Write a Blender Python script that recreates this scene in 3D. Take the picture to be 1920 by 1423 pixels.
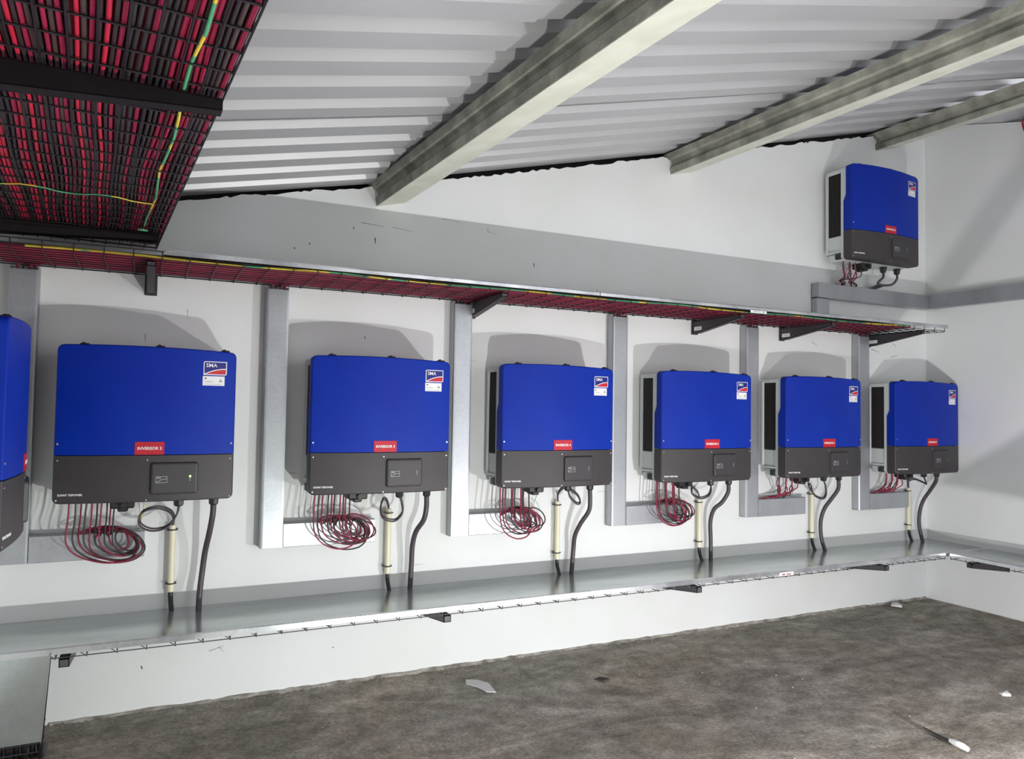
import bpy, bmesh, math, random
from mathutils import Vector, Matrix

for o in list(bpy.data.objects):
    bpy.data.objects.remove(o)
SC = bpy.context.scene
COL = SC.collection
random.seed(7)
PI = math.pi

# ------------------------------------------------------------------ camera
cam_d = bpy.data.cameras.new('camera')
cam_d.sensor_width = 36.0
cam_d.lens = 1400.0 / 1920.0 * 36.0
cam_d.clip_start = 0.02
cam = bpy.data.objects.new('camera', cam_d)
COL.objects.link(cam)
yaw, pitch, roll = math.radians(25.7439), math.radians(2.2316), math.radians(0.9065)
fw = Vector((math.sin(yaw) * math.cos(pitch), math.cos(yaw) * math.cos(pitch), math.sin(pitch)))
rt = Vector((math.cos(yaw), -math.sin(yaw), 0))
up = rt.cross(fw)
rt2 = math.cos(roll) * rt + math.sin(roll) * up
up2 = -math.sin(roll) * rt + math.cos(roll) * up
m = Matrix((rt2, up2, -fw)).transposed().to_4x4()
m.translation = Vector((0.3336, -3.6202, 1.3219))
cam.matrix_world = m
SC.camera = cam

# ------------------------------------------------------------------ world, lamps, exposure
W = bpy.data.worlds.new('world')
SC.world = W
W.use_nodes = True
W.node_tree.nodes['Background'].inputs[0].default_value = (0.95, 0.97, 1.0, 1)
W.node_tree.nodes['Background'].inputs[1].default_value = 3.0


def lamp(name, loc, power, radius, color):
    d = bpy.data.lights.new(name, 'POINT')
    d.energy = power
    d.shadow_soft_size = radius
    d.color = color
    o = bpy.data.objects.new(name, d)
    o.location = loc
    COL.objects.link(o)
    return o


LAMP_A = (3.05, -2.45, 0.10)
LAMP_B = (1.62, -2.45, 0.10)
lamp('floodlight_glow', LAMP_A, 112, 0.010, (1.0, 0.972, 0.995))
lamp('floodlight_glow', LAMP_B, 95, 0.010, (0.955, 1.0, 0.96))
SC.view_settings.view_transform = 'Standard'
SC.view_settings.look = 'None'
SC.view_settings.gamma = 1.0
SC.view_settings.use_curve_mapping = False
SC.view_settings.exposure = 0.0


# ------------------------------------------------------------------ materials
def srgb(r, g, b):
    def f(c):
        c /= 255.0
        return c / 12.92 if c <= 0.04045 else ((c + 0.055) / 1.055) ** 2.4
    return (f(r), f(g), f(b), 1)


def mat(name, col, rough=0.6, metal=0.0, noise=None, bump=None, col2=None, emit=None, spec=None):
    """noise=(scale, contrast lo, hi); mixes col with col2 by noise; bump=(scale, strength)"""
    M = bpy.data.materials.new(name)
    M.use_nodes = True
    nt = M.node_tree
    b = nt.nodes['Principled BSDF']
    b.inputs['Base Color'].default_value = col
    b.inputs['Roughness'].default_value = rough
    b.inputs['Metallic'].default_value = metal
    if spec is not None:
        b.inputs['Specular IOR Level'].default_value = spec
    tc = nt.nodes.new('ShaderNodeTexCoord')
    if noise:
        n = nt.nodes.new('ShaderNodeTexNoise')
        n.inputs['Scale'].default_value = noise[0]
        n.inputs['Detail'].default_value = 6
        r = nt.nodes.new('ShaderNodeValToRGB')
        r.color_ramp.elements[0].position = noise[1]
        r.color_ramp.elements[1].position = noise[2]
        r.color_ramp.elements[0].color = col
        r.color_ramp.elements[1].color = col2 or col
        nt.links.new(tc.outputs['Object'], n.inputs['Vector'])
        nt.links.new(n.outputs['Fac'], r.inputs['Fac'])
        nt.links.new(r.outputs['Color'], b.inputs['Base Color'])
    if bump:
        n2 = nt.nodes.new('ShaderNodeTexNoise')
        n2.inputs['Scale'].default_value = bump[0]
        n2.inputs['Detail'].default_value = 5
        bp = nt.nodes.new('ShaderNodeBump')
        bp.inputs['Strength'].default_value = bump[1]
        bp.inputs['Distance'].default_value = 0.01
        nt.links.new(tc.outputs['Object'], n2.inputs['Vector'])
        nt.links.new(n2.outputs['Fac'], bp.inputs['Height'])
        nt.links.new(bp.outputs['Normal'], b.inputs['Normal'])
    if emit:
        b.inputs['Emission Color'].default_value = emit[0]
        b.inputs['Emission Strength'].default_value = emit[1]
    return M


def galvanised(name, c1, c2, rough, metal, stretch=(1, 1, 1), scale=6.0):
    M = mat(name, c1, rough, metal)
    nt = M.node_tree
    b = nt.nodes['Principled BSDF']
    tc = nt.nodes.new('ShaderNodeTexCoord')
    mp = nt.nodes.new('ShaderNodeMapping')
    mp.inputs['Scale'].default_value = stretch
    nt.links.new(tc.outputs['Object'], mp.inputs['Vector'])
    n = nt.nodes.new('ShaderNodeTexNoise')
    n.inputs['Scale'].default_value = scale
    n.inputs['Detail'].default_value = 4
    nt.links.new(mp.outputs['Vector'], n.inputs['Vector'])
    v = nt.nodes.new('ShaderNodeTexVoronoi')
    v.inputs['Scale'].default_value = 90
    nt.links.new(tc.outputs['Object'], v.inputs['Vector'])
    mx = nt.nodes.new('ShaderNodeMath')
    mx.operation = 'MULTIPLY_ADD'
    nt.links.new(v.outputs['Color'], mx.inputs[0])
    mx.inputs[1].default_value = 0.12
    nt.links.new(n.outputs['Fac'], mx.inputs[2])
    r = nt.nodes.new('ShaderNodeValToRGB')
    r.color_ramp.elements[0].position = 0.38
    r.color_ramp.elements[1].position = 0.68
    r.color_ramp.elements[0].color = c1
    r.color_ramp.elements[1].color = c2
    nt.links.new(mx.outputs[0], r.inputs['Fac'])
    nt.links.new(r.outputs['Color'], b.inputs['Base Color'])
    return M


def striped_cable(name):
    M = mat(name, srgb(220, 200, 60), 0.45)
    nt = M.node_tree
    b = nt.nodes['Principled BSDF']
    tc = nt.nodes.new('ShaderNodeTexCoord')
    n = nt.nodes.new('ShaderNodeTexNoise')
    n.inputs['Scale'].default_value = 5.5
    n.inputs['Detail'].default_value = 0
    nt.links.new(tc.outputs['Object'], n.inputs['Vector'])
    r = nt.nodes.new('ShaderNodeValToRGB')
    r.color_ramp.interpolation = 'CONSTANT'
    r.color_ramp.elements[0].color = srgb(225, 205, 70)
    r.color_ramp.elements[1].position = 0.52
    r.color_ramp.elements[1].color = srgb(80, 170, 120)
    nt.links.new(n.outputs['Fac'], r.inputs['Fac'])
    nt.links.new(r.outputs['Color'], b.inputs['Base Color'])
    return M


M_WALL = mat('wall_paint', srgb(224, 226, 224), 0.8, 0, (1.6, 0.35, 0.7), (40, 0.05), srgb(232, 233, 235))
M_SHEET = mat('roof_sheet_metal', srgb(186, 187, 190), 0.42, 0.35, (1.2, 0.35, 0.7), None, srgb(196, 195, 199))
M_BEAM = mat('rough_concrete_beam', srgb(122, 122, 114), 0.85, 0, (9, 0.35, 0.68), (40, 0.5), srgb(168, 168, 156))
M_BEAMLIT = mat('lit_beam_face', srgb(196, 198, 184), 0.85, 0, (7, 0.3, 0.7), (45, 0.4), srgb(214, 214, 204))  # paler than the concrete: light from below put into the underside colour
M_GALV = galvanised('galvanised_trunk', srgb(160, 163, 168), srgb(184, 187, 192), 0.42, 0.7, (1, 1, 0.35), 3)
M_LID = galvanised('galvanised_lid', srgb(170, 178, 177), srgb(198, 204, 204), 0.2, 0.75, (0.6, 3, 1), 3)
M_RIM = galvanised('galvanised_rim', srgb(176, 178, 184), srgb(216, 218, 222), 0.3, 0.8)
M_WIRE = mat('tray_wire', srgb(34, 27, 33), 0.5, 0.2)
M_WIREL = mat('tray_wire_grey', srgb(88, 88, 94), 0.45, 0.5)
M_BRKT = mat('bracket_paint', srgb(60, 57, 62), 0.5, 0.1)
M_BRKD = mat('bracket_dark', srgb(24, 20, 22), 0.6, 0.0, spec=0.25)
M_BLUE = mat('blue_cover', srgb(0, 36, 148), 0.45, 0, (3, 0.3, 0.7), None, srgb(0, 46, 160), spec=0.2)
M_BLACK = mat('black_cover', srgb(50, 46, 49), 0.5, 0, (6, 0.3, 0.7), None, srgb(58, 54, 56))
M_LIDBLK = mat('display_lid', srgb(55, 52, 56), 0.45)
M_BODY = mat('grey_body', srgb(196, 200, 200), 0.5)
M_GRILLE = mat('grille_dark', srgb(34, 32, 33), 0.6)
M_FIN = mat('grille_fin', srgb(48, 45, 46), 0.5)
M_PLAST = mat('black_plastic', srgb(32, 30, 32), 0.45)
M_SCREW = mat('screw_steel', srgb(205, 205, 210), 0.25, 0.8)
M_RED = mat('red_label', srgb(186, 8, 38), 0.5)
M_WHITE = mat('white_print', srgb(236, 236, 238), 0.5)
M_NAVY = mat('navy_print', srgb(12, 20, 120), 0.45)
M_LRED = mat('logo_red', srgb(196, 24, 50), 0.45)
M_PRINTG = mat('grey_print', srgb(150, 160, 150), 0.6)
M_PRINTR = mat('dull_red_print', srgb(150, 80, 80), 0.6)
M_GREY = mat('grey_print_light', srgb(170, 168, 170), 0.5)
M_LED = mat('green_lamp', srgb(160, 255, 120), 0.4, emit=((0.35, 1.0, 0.2, 1), 3.0))
M_CRED = mat('red_cable_sheath', srgb(164, 34, 72), 0.42)
M_CRED2 = mat('bright_red_cable_sheath', srgb(202, 40, 70), 0.4)
M_CSOL = mat('wine_red_cable_sheath', srgb(140, 30, 60), 0.45)
M_CBLK = mat('black_cable_sheath', srgb(54, 46, 48), 0.38)
M_CBRN = mat('loom_brown', srgb(76, 58, 60), 0.45)
M_AC = mat('grey_black_cable', srgb(66, 60, 66), 0.45)
M_EARTH = striped_cable('earth_cable_sheath')
M_PVC = mat('beige_pvc', srgb(222, 216, 190), 0.4)
M_TIE = mat('cable_tie', srgb(38, 36, 38), 0.5)
M_PAPER = mat('scrap_paper', srgb(225, 224, 224), 0.7)
M_MARK = mat('pencil_mark', srgb(150, 148, 146), 0.8)
M_DARKM = mat('dark_scuff', srgb(58, 52, 50), 0.8)
M_BRISTLE = mat('dark_blade', srgb(74, 68, 64), 0.7)
M_BRKG = mat('bracket_grey', srgb(84, 82, 88), 0.5, 0.2)
M_MORTAR = mat('mortar', srgb(120, 114, 106), 0.9, 0, (14, 0.35, 0.65), (50, 0.5), srgb(186, 182, 174))
M_GAPSH = mat('gap_shade', srgb(40, 36, 38), 0.9)  # darkness of the gap above the wall, put in as colour
M_STONE = mat('grit', srgb(140, 135, 128), 0.9)


def floor_material():
    M = mat('concrete_floor', srgb(120, 116, 108), 0.85)
    nt = M.node_tree
    b = nt.nodes['Principled BSDF']
    tc = nt.nodes.new('ShaderNodeTexCoord')

    def noise(sc, det, rough=0.6, dist=0.0):
        n = nt.nodes.new('ShaderNodeTexNoise')
        n.inputs['Scale'].default_value = sc
        n.inputs['Detail'].default_value = det
        n.inputs['Roughness'].default_value = rough
        n.inputs['Distortion'].default_value = dist
        nt.links.new(tc.outputs['Object'], n.inputs['Vector'])
        return n
    mp = nt.nodes.new('ShaderNodeMapping')
    mp.inputs['Scale'].default_value = (0.75, 1.7, 1)
    mp.inputs['Rotation'].default_value = (0, 0, 0.35)
    nt.links.new(tc.outputs['Object'], mp.inputs['Vector'])
    big = noise(1.5, 7, 0.68, 1.2)
    nt.links.new(mp.outputs['Vector'], big.inputs['Vector'])
    warm = noise(1.1, 3)
    mid = noise(9, 8, 0.7)
    fine = noise(75, 6, 0.7)
    r = nt.nodes.new('ShaderNodeValToRGB')
    e = r.color_ramp.elements
    e[0].position, e[0].color = 0.30, srgb(130, 127, 118)
    e[1].position, e[1].color = 0.72, srgb(226, 220, 212)
    el = e.new(0.5)
    el.color = srgb(178, 172, 162)
    nt.links.new(big.outputs['Fac'], r.inputs['Fac'])
    r2 = nt.nodes.new('ShaderNodeValToRGB')
    r2.color_ramp.elements[0].position, r2.color_ramp.elements[0].color = 0.34, srgb(176, 174, 170)
    r2.color_ramp.elements[1].position, r2.color_ramp.elements[1].color = 0.62, (1, 1, 1, 1)
    nt.links.new(mid.outputs['Fac'], r2.inputs['Fac'])
    mx = nt.nodes.new('ShaderNodeMixRGB')
    mx.blend_type = 'MULTIPLY'
    mx.inputs[0].default_value = 0.85
    nt.links.new(r.outputs['Color'], mx.inputs[1])
    nt.links.new(r2.outputs['Color'], mx.inputs[2])
    wr_ = nt.nodes.new('ShaderNodeValToRGB')
    wr_.color_ramp.elements[0].position, wr_.color_ramp.elements[0].color = 0.45, (1, 1, 1, 1)
    wr_.color_ramp.elements[1].position, wr_.color_ramp.elements[1].color = 0.72, srgb(248, 238, 226)
    nt.links.new(warm.outputs['Fac'], wr_.inputs['Fac'])
    mxw = nt.nodes.new('ShaderNodeMixRGB')
    mxw.blend_type = 'MULTIPLY'
    mxw.inputs[0].default_value = 0.8
    nt.links.new(mx.outputs['Color'], mxw.inputs[1])
    nt.links.new(wr_.outputs['Color'], mxw.inputs[2])
    mx = mxw
    r3 = nt.nodes.new('ShaderNodeValToRGB')
    r3.color_ramp.elements[0].position, r3.color_ramp.elements[0].color = 0.36, srgb(165, 160, 156)
    r3.color_ramp.elements[1].position, r3.color_ramp.elements[1].color = 0.6, (1, 1, 1, 1)
    nt.links.new(fine.outputs['Fac'], r3.inputs['Fac'])
    mx2 = nt.nodes.new('ShaderNodeMixRGB')
    mx2.blend_type = 'MULTIPLY'
    mx2.inputs[0].default_value = 0.7
    nt.links.new(mx.outputs['Color'], mx2.inputs[1])
    nt.links.new(r3.outputs['Color'], mx2.inputs[2])
    nt.links.new(mx2.outputs['Color'], b.inputs['Base Color'])
    add = nt.nodes.new('ShaderNodeMath')
    add.operation = 'MULTIPLY_ADD'
    nt.links.new(mid.outputs['Fac'], add.inputs[0])
    add.inputs[1].default_value = 1.6
    nt.links.new(fine.outputs['Fac'], add.inputs[2])
    bp = nt.nodes.new('ShaderNodeBump')
    bp.inputs['Strength'].default_value = 0.35
    bp.inputs['Distance'].default_value = 0.012
    nt.links.new(add.outputs[0], bp.inputs['Height'])
    nt.links.new(bp.outputs['Normal'], b.inputs['Normal'])
    return M


M_FLOOR = floor_material()


# ------------------------------------------------------------------ mesh helpers
class MB:
    def __init__(self):
        self.v, self.f, self.s = [], [], []

    def add(self, vs, fs, smooth=False):
        n = len(self.v)
        self.v += [tuple(p) for p in vs]
        self.f += [tuple(i + n for i in f) for f in fs]
        self.s += [smooth] * len(fs)
        return self

    def box(self, a, b):
        x0, y0, z0 = a
        x1, y1, z1 = b
        self.add([(x0, y0, z0), (x1, y0, z0), (x1, y1, z0), (x0, y1, z0), (x0, y0, z1), (x1, y0, z1), (x1, y1, z1), (x0, y1, z1)],
                 [(0, 3, 2, 1), (4, 5, 6, 7), (0, 1, 5, 4), (1, 2, 6, 5), (2, 3, 7, 6), (3, 0, 4, 7)])
        return self

    def bbox(self, a, b, r=0.003):
        """box with chamfered edges"""
        c = [(a[i] + b[i]) / 2 for i in range(3)]
        h = [(b[i] - a[i]) / 2 for i in range(3)]
        bm = bmesh.new()
        bmesh.ops.create_cube(bm, size=2)
        for q in bm.verts:
            q.co = Vector([c[i] + q.co[i] * h[i] for i in range(3)])
        bmesh.ops.bevel(bm, geom=list(bm.edges), offset=min(r, min(h) * 0.9), segments=1, affect='EDGES')
        bm.verts.index_update()
        self.add([q.co[:] for q in bm.verts], [[q.index for q in f.verts] for f in bm.faces])
        bm.free()
        return self

    def prism(self, poly, d, close=True):
        """poly: list of 3D points, extruded along vector d"""
        n = len(poly)
        d = Vector(d)
        vs = [Vector(p) for p in poly] + [Vector(p) + d for p in poly]
        fs = [(i, (i + 1) % n, n + (i + 1) % n, n + i) for i in range(n)]
        fs += [tuple(range(n))[::-1], tuple(range(n, 2 * n))]
        self.add(vs, fs)
        return self

    def tube(self, pts, r, n=6, caps=True, smooth=True):
        pts = [Vector(p) for p in pts]
        m_ = len(pts)
        vs, fs = [], []
        t0 = (pts[1] - pts[0]).normalized()
        ref = Vector((0, 0, 1)) if abs(t0.z) < 0.9 else Vector((1, 0, 0))
        nrm = t0.cross(ref).normalized()
        for i in range(m_):
            if i == 0:
                t = t0
            elif i == m_ - 1:
                t = (pts[-1] - pts[-2]).normalized()
            else:
                t = (pts[i + 1] - pts[i - 1]).normalized()
            nrm = (nrm - t * nrm.dot(t))
            nrm = nrm.normalized() if nrm.length > 1e-6 else t.orthogonal().normalized()
            bn = t.cross(nrm)
            rr = r[i] if isinstance(r, (list, tuple)) else r
            for k in range(n):
                a = 2 * PI * k / n
                vs.append(pts[i] + nrm * math.cos(a) * rr + bn * math.sin(a) * rr)
        for i in range(m_ - 1):
            for k in range(n):
                k2 = (k + 1) % n
                fs.append((i * n + k, i * n + k2, (i + 1) * n + k2, (i + 1) * n + k))
        self.add(vs, fs, smooth)
        if caps:
            self.add(vs[:n], [tuple(range(n))[::-1]])
            self.add(vs[-n:], [tuple(range(n))])
        return self

    def mesh(self, name):
        me = bpy.data.meshes.new(name)
        me.from_pydata(self.v, [], self.f)
        me.polygons.foreach_set('use_smooth', self.s)
        bm = bmesh.new()
        bm.from_mesh(me)
        bmesh.ops.recalc_face_normals(bm, faces=list(bm.faces))
        bm.to_mesh(me)
        bm.free()
        me.update()
        return me


def obj(name, mb, material, parent=None, loc=(0, 0, 0), label=None):
    me = mb.mesh(name) if isinstance(mb, MB) else mb
    if material is not None and not me.materials:
        me.materials.append(material)
    o = bpy.data.objects.new(name, me)
    COL.objects.link(o)
    o.location = loc
    if parent is not None:
        o.parent = parent
    if label:
        o['label'] = label
    return o


def thing(name, label, cat, loc=(0, 0, 0), rotz=0, group=None):
    o = bpy.data.objects.new(name, None)
    o.empty_display_size = 0.1
    COL.objects.link(o)
    o.location = loc
    o.rotation_euler = (0, 0, rotz)
    return tag(o, label, cat, group)


def tag(o, label, cat, group=None):
    o['label'] = label
    o['category'] = cat
    if group:
        o['group'] = group
    return o


def struct(o):
    o['kind'] = 'structure'
    return o


def dup(root, loc, rotz=0):
    r = root.copy()
    COL.objects.link(r)
    r.location = loc
    r.rotation_euler = (0, 0, rotz)
    for ch in list(root.children):
        c = ch.copy()
        COL.objects.link(c)
        c.parent = r
        for g in list(ch.children):
            d = g.copy()
            COL.objects.link(d)
            d.parent = c
    return r


def spline(ctrl, per=5):
    P = [Vector(p) for p in ctrl]
    P = [P[0] * 2 - P[1]] + P + [P[-1] * 2 - P[-2]]
    out = []
    for i in range(1, len(P) - 2):
        a, b, c, d = P[i - 1], P[i], P[i + 1], P[i + 2]
        for k in range(per):
            t = k / per
            out.append(0.5 * ((2 * b) + (c - a) * t + (2 * a - 5 * b + 4 * c - d) * t * t + (3 * b - a - 3 * c + d) * t ** 3))
    out.append(P[-2])
    return out


_text = {}


def text_mesh(s, size, bold=0.0, ext=0.0003):
    key = (s, size, bold)
    if key in _text:
        return _text[key]
    cu = bpy.data.curves.new('lettering', 'FONT')
    cu.body = s
    cu.size = size
    cu.extrude = ext
    cu.offset = bold
    cu.resolution_u = 2
    cu.align_x = 'CENTER'
    cu.align_y = 'CENTER'
    o = bpy.data.objects.new('lettering', cu)
    COL.objects.link(o)
    dg = bpy.context.evaluated_depsgraph_get()
    dg.update()
    me = bpy.data.meshes.new_from_object(o.evaluated_get(dg))
    bpy.data.objects.remove(o)
    bpy.data.curves.remove(cu)
    # stand it up: text x -> x, text y -> z, facing -y
    for q in me.vertices:
        q.co = Vector((q.co.x, -q.co.z, q.co.y))
    me.name = 'lettering'
    _text[key] = me
    return me


def lettering(s, size, material, parent, loc, bold=0.0, width=None, name='lettering', bend=True):
    me = text_mesh(s, size, bold).copy()
    me.materials.clear()
    me.materials.append(material)
    if width:
        xs = [q.co.x for q in me.vertices]
        k = width / (max(xs) - min(xs))
        for q in me.vertices:
            q.co.x *= k
    if bend:
        for q in me.vertices:
            q.co.y += 0.26 + front_y(q.co.x + loc[0])
    return obj(name, me, None, parent, loc)


# ------------------------------------------------------------------ room shell
XL, XR, YF = -0.265, 5.462, -6.6


def roof_z(x):
    return 2.25 + 0.21 * (x - 0.404) if x < 1.3 else 2.4382 + 0.2465 * (x - 1.3)


# floor: gently uneven slab
fb = MB()
nx, ny = 60, 60
for j in range(ny + 1):
    for i in range(nx + 1):
        x = XL - 0.15 + (7.9 - XL) * i / nx
        y = 0.14 + (YF - 0.3 - 0.14) * j / ny
        fb.v.append((x, y, 0.006 * math.sin(x * 3.1 + y * 1.7) * math.sin(y * 2.3 + 0.4) - 0.004))
for j in range(ny):
    for i in range(nx):
        a = j * (nx + 1) + i
        fb.f.append((a, a + 1, a + nx + 2, a + nx + 1))
        fb.s.append(True)
struct(obj('floor', fb, M_FLOOR))

# back wall with a ragged plaster edge under the roof sheet
rng = random.Random(3)
top = []
x = XL - 0.15
while x < 7.6:
    top.append((x, roof_z(x) - 0.016 - rng.random() * 0.016))
    x += rng.uniform(0.012, 0.05)
top.append((7.6, roof_z(7.6) - 0.02))
wb = MB()
n = len(top)
for (x, z) in top:
    wb.v += [(x, 0, -0.02), (x, 0, z), (x, 0.15, z), (x, 0.15, -0.02)]
for i in range(n - 1):
    for k in range(3):
        a = i * 4 + k
        wb.f.append((a, a + 4, a + 5, a + 1))
        wb.s.append(False)
wall_back = struct(obj('wall_back', wb, M_WALL))
LX0, LSK = -0.350, 0.071      # left wall: x at the back corner, and how much it leans in towards the viewer
def left_x(y):
    return LX0 - LSK * y
struct(obj('wall_left', MB().prism([(left_x(0), 0.0, -0.02), (left_x(YF), YF, -0.02), (left_x(YF) - 0.15, YF, -0.02), (left_x(0) - 0.15, 0.0, -0.02)], (0, 0, 2.08)), M_WALL))
# right wall, its top edge falls towards the viewer
wr = MB().prism([(XR, 0.0, -0.02), (XR, 0.0, 3.455), (XR, -0.284, 3.386), (XR, -0.7, 3.268), (XR, -1.3, 3.12), (XR, YF, 3.12), (XR, YF, -0.02)], (0.15, 0, 0))
struct(obj('wall_right', wr, M_WALL))
# opening at the end behind the camera, added to let in fill light
struct(obj('wall_front', MB().prism([(left_x(YF), YF, -0.02), (left_x(YF), YF, roof_z(left_x(YF))), (2.7, YF, roof_z(2.7)), (2.7, YF, -0.02)], (0, -0.15, 0)), M_WALL))
# dark strip behind the plaster, standing in for the unlit gap under the sheets
tp = MB()
for (x, z) in [(XL - 0.3, roof_z(XL - 0.3)), (1.3, roof_z(1.3)), (7.6, roof_z(7.6))]:
    tp.v += [(x, 0.10, z - 0.12), (x, 0.10, z + 0.05), (x, 0.16, z + 0.05), (x, 0.16, z - 0.12)]
for i in range(2):
    for k in range(4):
        p, q = i * 4 + k, i * 4 + (k + 1) % 4
        tp.f.append((p, p + 4, q + 4, q))
        tp.s.append(False)
struct(obj('gap_strip_1', tp, M_GAPSH))

# pencil strokes and scuffs on the back wall
def scuff(x0, z0, x1, z1, w=0.003, m_=M_MARK):
    d = Vector((x1 - x0, 0, z1 - z0))
    p = Vector((-d.z, 0, d.x)).normalized() * w / 2
    a = Vector((x0, -0.0004, z0))
    b = Vector((x1, -0.0004, z1))
    obj('scuff_mark', MB().prism([a - p, b - p * 0.4, b + p * 0.4, a + p], (0, 0.0004, 0)), m_, wall_back)


for q in [(0.466, 1.742, 0.468, 1.70, .003), (0.30, 1.624, 0.302, 1.585, .004), (1.24, 2.228, 1.36, 2.221, .004), (1.40, 2.224, 1.51, 2.214, .003),
          (1.20, 2.20, 1.205, 2.19, .006), (1.31, 2.16, 1.313, 2.13, .006), (0.99, 2.10, 0.995, 2.09, .006), (0.92, 2.07, 0.925, 2.062, .006),
          (1.66, 2.30, 1.74, 2.297, .003), (1.745, 2.29, 1.752, 2.30, .004), (1.92, 2.28, 1.925, 2.262, .004), (1.92, 2.262, 1.98, 2.255, .002),
          (1.27, 1.665, 1.272, 1.65, .005), (0.93, 1.005, 0.97, 1.0, .003), (1.82, 1.57, 1.87, 1.57, .002), (4.30, 1.80, 4.36, 1.775, .004),
          (4.88, 1.78, 4.96, 1.76, .006), (5.08, 1.73, 5.16, 1.75, .005), (5.10, 1.83, 5.14, 1.81, .006), (1.92, 0.71, 1.925, 0.70, .004),
          (2.63, 0.86, 2.75, 0.855, .002), (0.60, 0.22, 0.66, 0.235, .004), (0.64, 0.235, 0.66, 0.21, .003), (0.33, 0.19, 0.335, 0.175, .006),
          (1.15, 0.17, 1.155, 0.165, .006), (2.99, 0.26, 3.0, 0.255, .006), (2.2, 2.12, 2.205, 2.10, .006), (2.61, 2.01, 2.617, 1.99, .006),
          (3.80, 1.35, 3.84, 1.35, .003), (1.55, 0.53, 1.6, 0.53, .002)]:
    scuff(*q, m_=M_DARKM if .005 <= q[4] and q[0] < 2.5 else M_MARK)

# ceiling: trapezoidal steel sheets on concrete beams
ceiling = bpy.data.objects.new('ceiling', None)
COL.objects.link(ceiling)
struct(ceiling)


def sheet(x0, x1, dz, k0, k1):
    """one sheet: ribs run up the slope (along x), pitch 0.196; covers ribs k0..k1"""
    P = 0.196
    pts = []
    for k in range(k0, k1 + 1):
        yb = -0.075 - k * P
        pts += [(yb + 0.012, 0.0), (yb, 0.0), (yb - 0.018, 0.036), (yb - 0.070, 0.036), (yb - 0.090, 0.0)]
    pts.append((pts[-1][0] - 0.012, 0.0))
    mb = MB()
    for (y, h) in pts:
        mb.v += [(x0, y, roof_z(x0) + dz + h), (x1, y, roof_z(x1) + dz + h)]
    for i in range(len(pts) - 1):
        mb.f.append((2 * i, 2 * i + 1, 2 * i + 3, 2 * i + 2))
        mb.s.append(False)
    return mb


for (x0, x1, dz) in [(XL - 0.3, 1.298, 0.0), (1.20, 4.2, 0.006), (4.0, 7.6, 0.012)]:
    for k in range(7):
        obj('roof_sheet', sheet(x0, x1, dz + 0.002 * (k % 2), -1 + k * 5, 4 + k * 5), M_SHEET, ceiling)
# short sheet falling from the last beam to the right wall
vl = MB()
yy = [0.05, -0.284, -0.7, -1.3, -2.5]
zz = [3.47, 3.40, 3.285, 3.14, 3.14]
for y, z in zip(yy, zz):
    vl.v += [(5.06, y, 3.36), (XR + 0.2, y, z + 0.004)]
for i in range(4):
    vl.f.append((2 * i, 2 * i + 1, 2 * i + 3, 2 * i + 2))
    vl.s.append(False)
obj('roof_sheet', vl, M_SHEET, ceiling)

SK = 0.06   # the beams run slightly askew to the back wall


def beam(xw, zw, w, h):
    """precast I beam from the back wall towards the viewer; (xw, zw) lower left corner on the wall"""
    th = math.atan(0.2465)
    pr = [(0, 0), (w, 0), (w, .30 * h), (w - .022, .43 * h), (w - .022, .60 * h), (w, .72 * h), (w, h), (0, h), (0, .72 * h), (.022, .60 * h), (.022, .43 * h), (0, .30 * h)]
    ca, sa = math.cos(th), math.sin(th)
    P = [(xw + u * ca - v * sa, 0.05, zw + u * sa + v * ca) for u, v in pr]
    L = 6.6
    side = MB()
    vs = [Vector(p) for p in P] + [Vector((p[0] + SK * L, p[1] - L, p[2])) for p in P]
    nn = len(P)
    side.add(vs, [(i, (i + 1) % nn, nn + (i + 1) % nn, nn + i) for i in range(1, nn)])
    side.add(vs[:nn], [tuple(range(nn))])
    b = obj('beam', side, M_BEAM, ceiling)
    f = MB()
    a0, a1 = vs[0], vs[1]
    dn = Vector((sa, 0, -ca)) * 0.003
    up_ = -dn * 0.4
    f.add([a0 + up_, a1 + up_, vs[nn + 1] + up_, vs[nn] + up_, a0 + dn, a1 + dn, vs[nn + 1] + dn, vs[nn] + dn],
          [(0, 3, 2, 1), (4, 5, 6, 7), (0, 1, 5, 4), (1, 2, 6, 5), (2, 3, 7, 6), (3, 0, 4, 7)])
    obj('lit_face', f, M_BEAMLIT, b, label='underside whitened as if lit from below')  # brightness of the lit underside is painted on as a paler face
    # lumpy mortar bed between beam and roof sheet
    return b


for xw, zw, w, h in [(1.312, 2.322, 0.150, 0.118), (3.122, 2.756, 0.165, 0.124), (4.928, 3.204, 0.155, 0.122)]:
    beam(xw, zw, w, h)

# ------------------------------------------------------------------ inverters
IW, IH, SEAM = 0.655, 0.625, 0.187


def arch(x):
    t = (x - 0.25) / 0.4
    return -0.010 * t * t if x > 0.25 else -0.010 * ((0.25 - x) / 0.35) ** 2


def front_y(u):
    """the covers bulge: 0.25 m off the wall at the sides, 0.28 m in the middle"""
    t = (u - IW / 2) / (IW / 2)
    return -(0.25 + 0.03 * (1 - t * t))


def warp(mb, off=0.0):
    """bends a flat shape drawn on the plane y=-0.26 onto the bulging cover"""
    mb.v = [(p[0], p[1] + 0.26 + front_y(p[0] + off), p[2]) for p in mb.v]
    return mb


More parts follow.
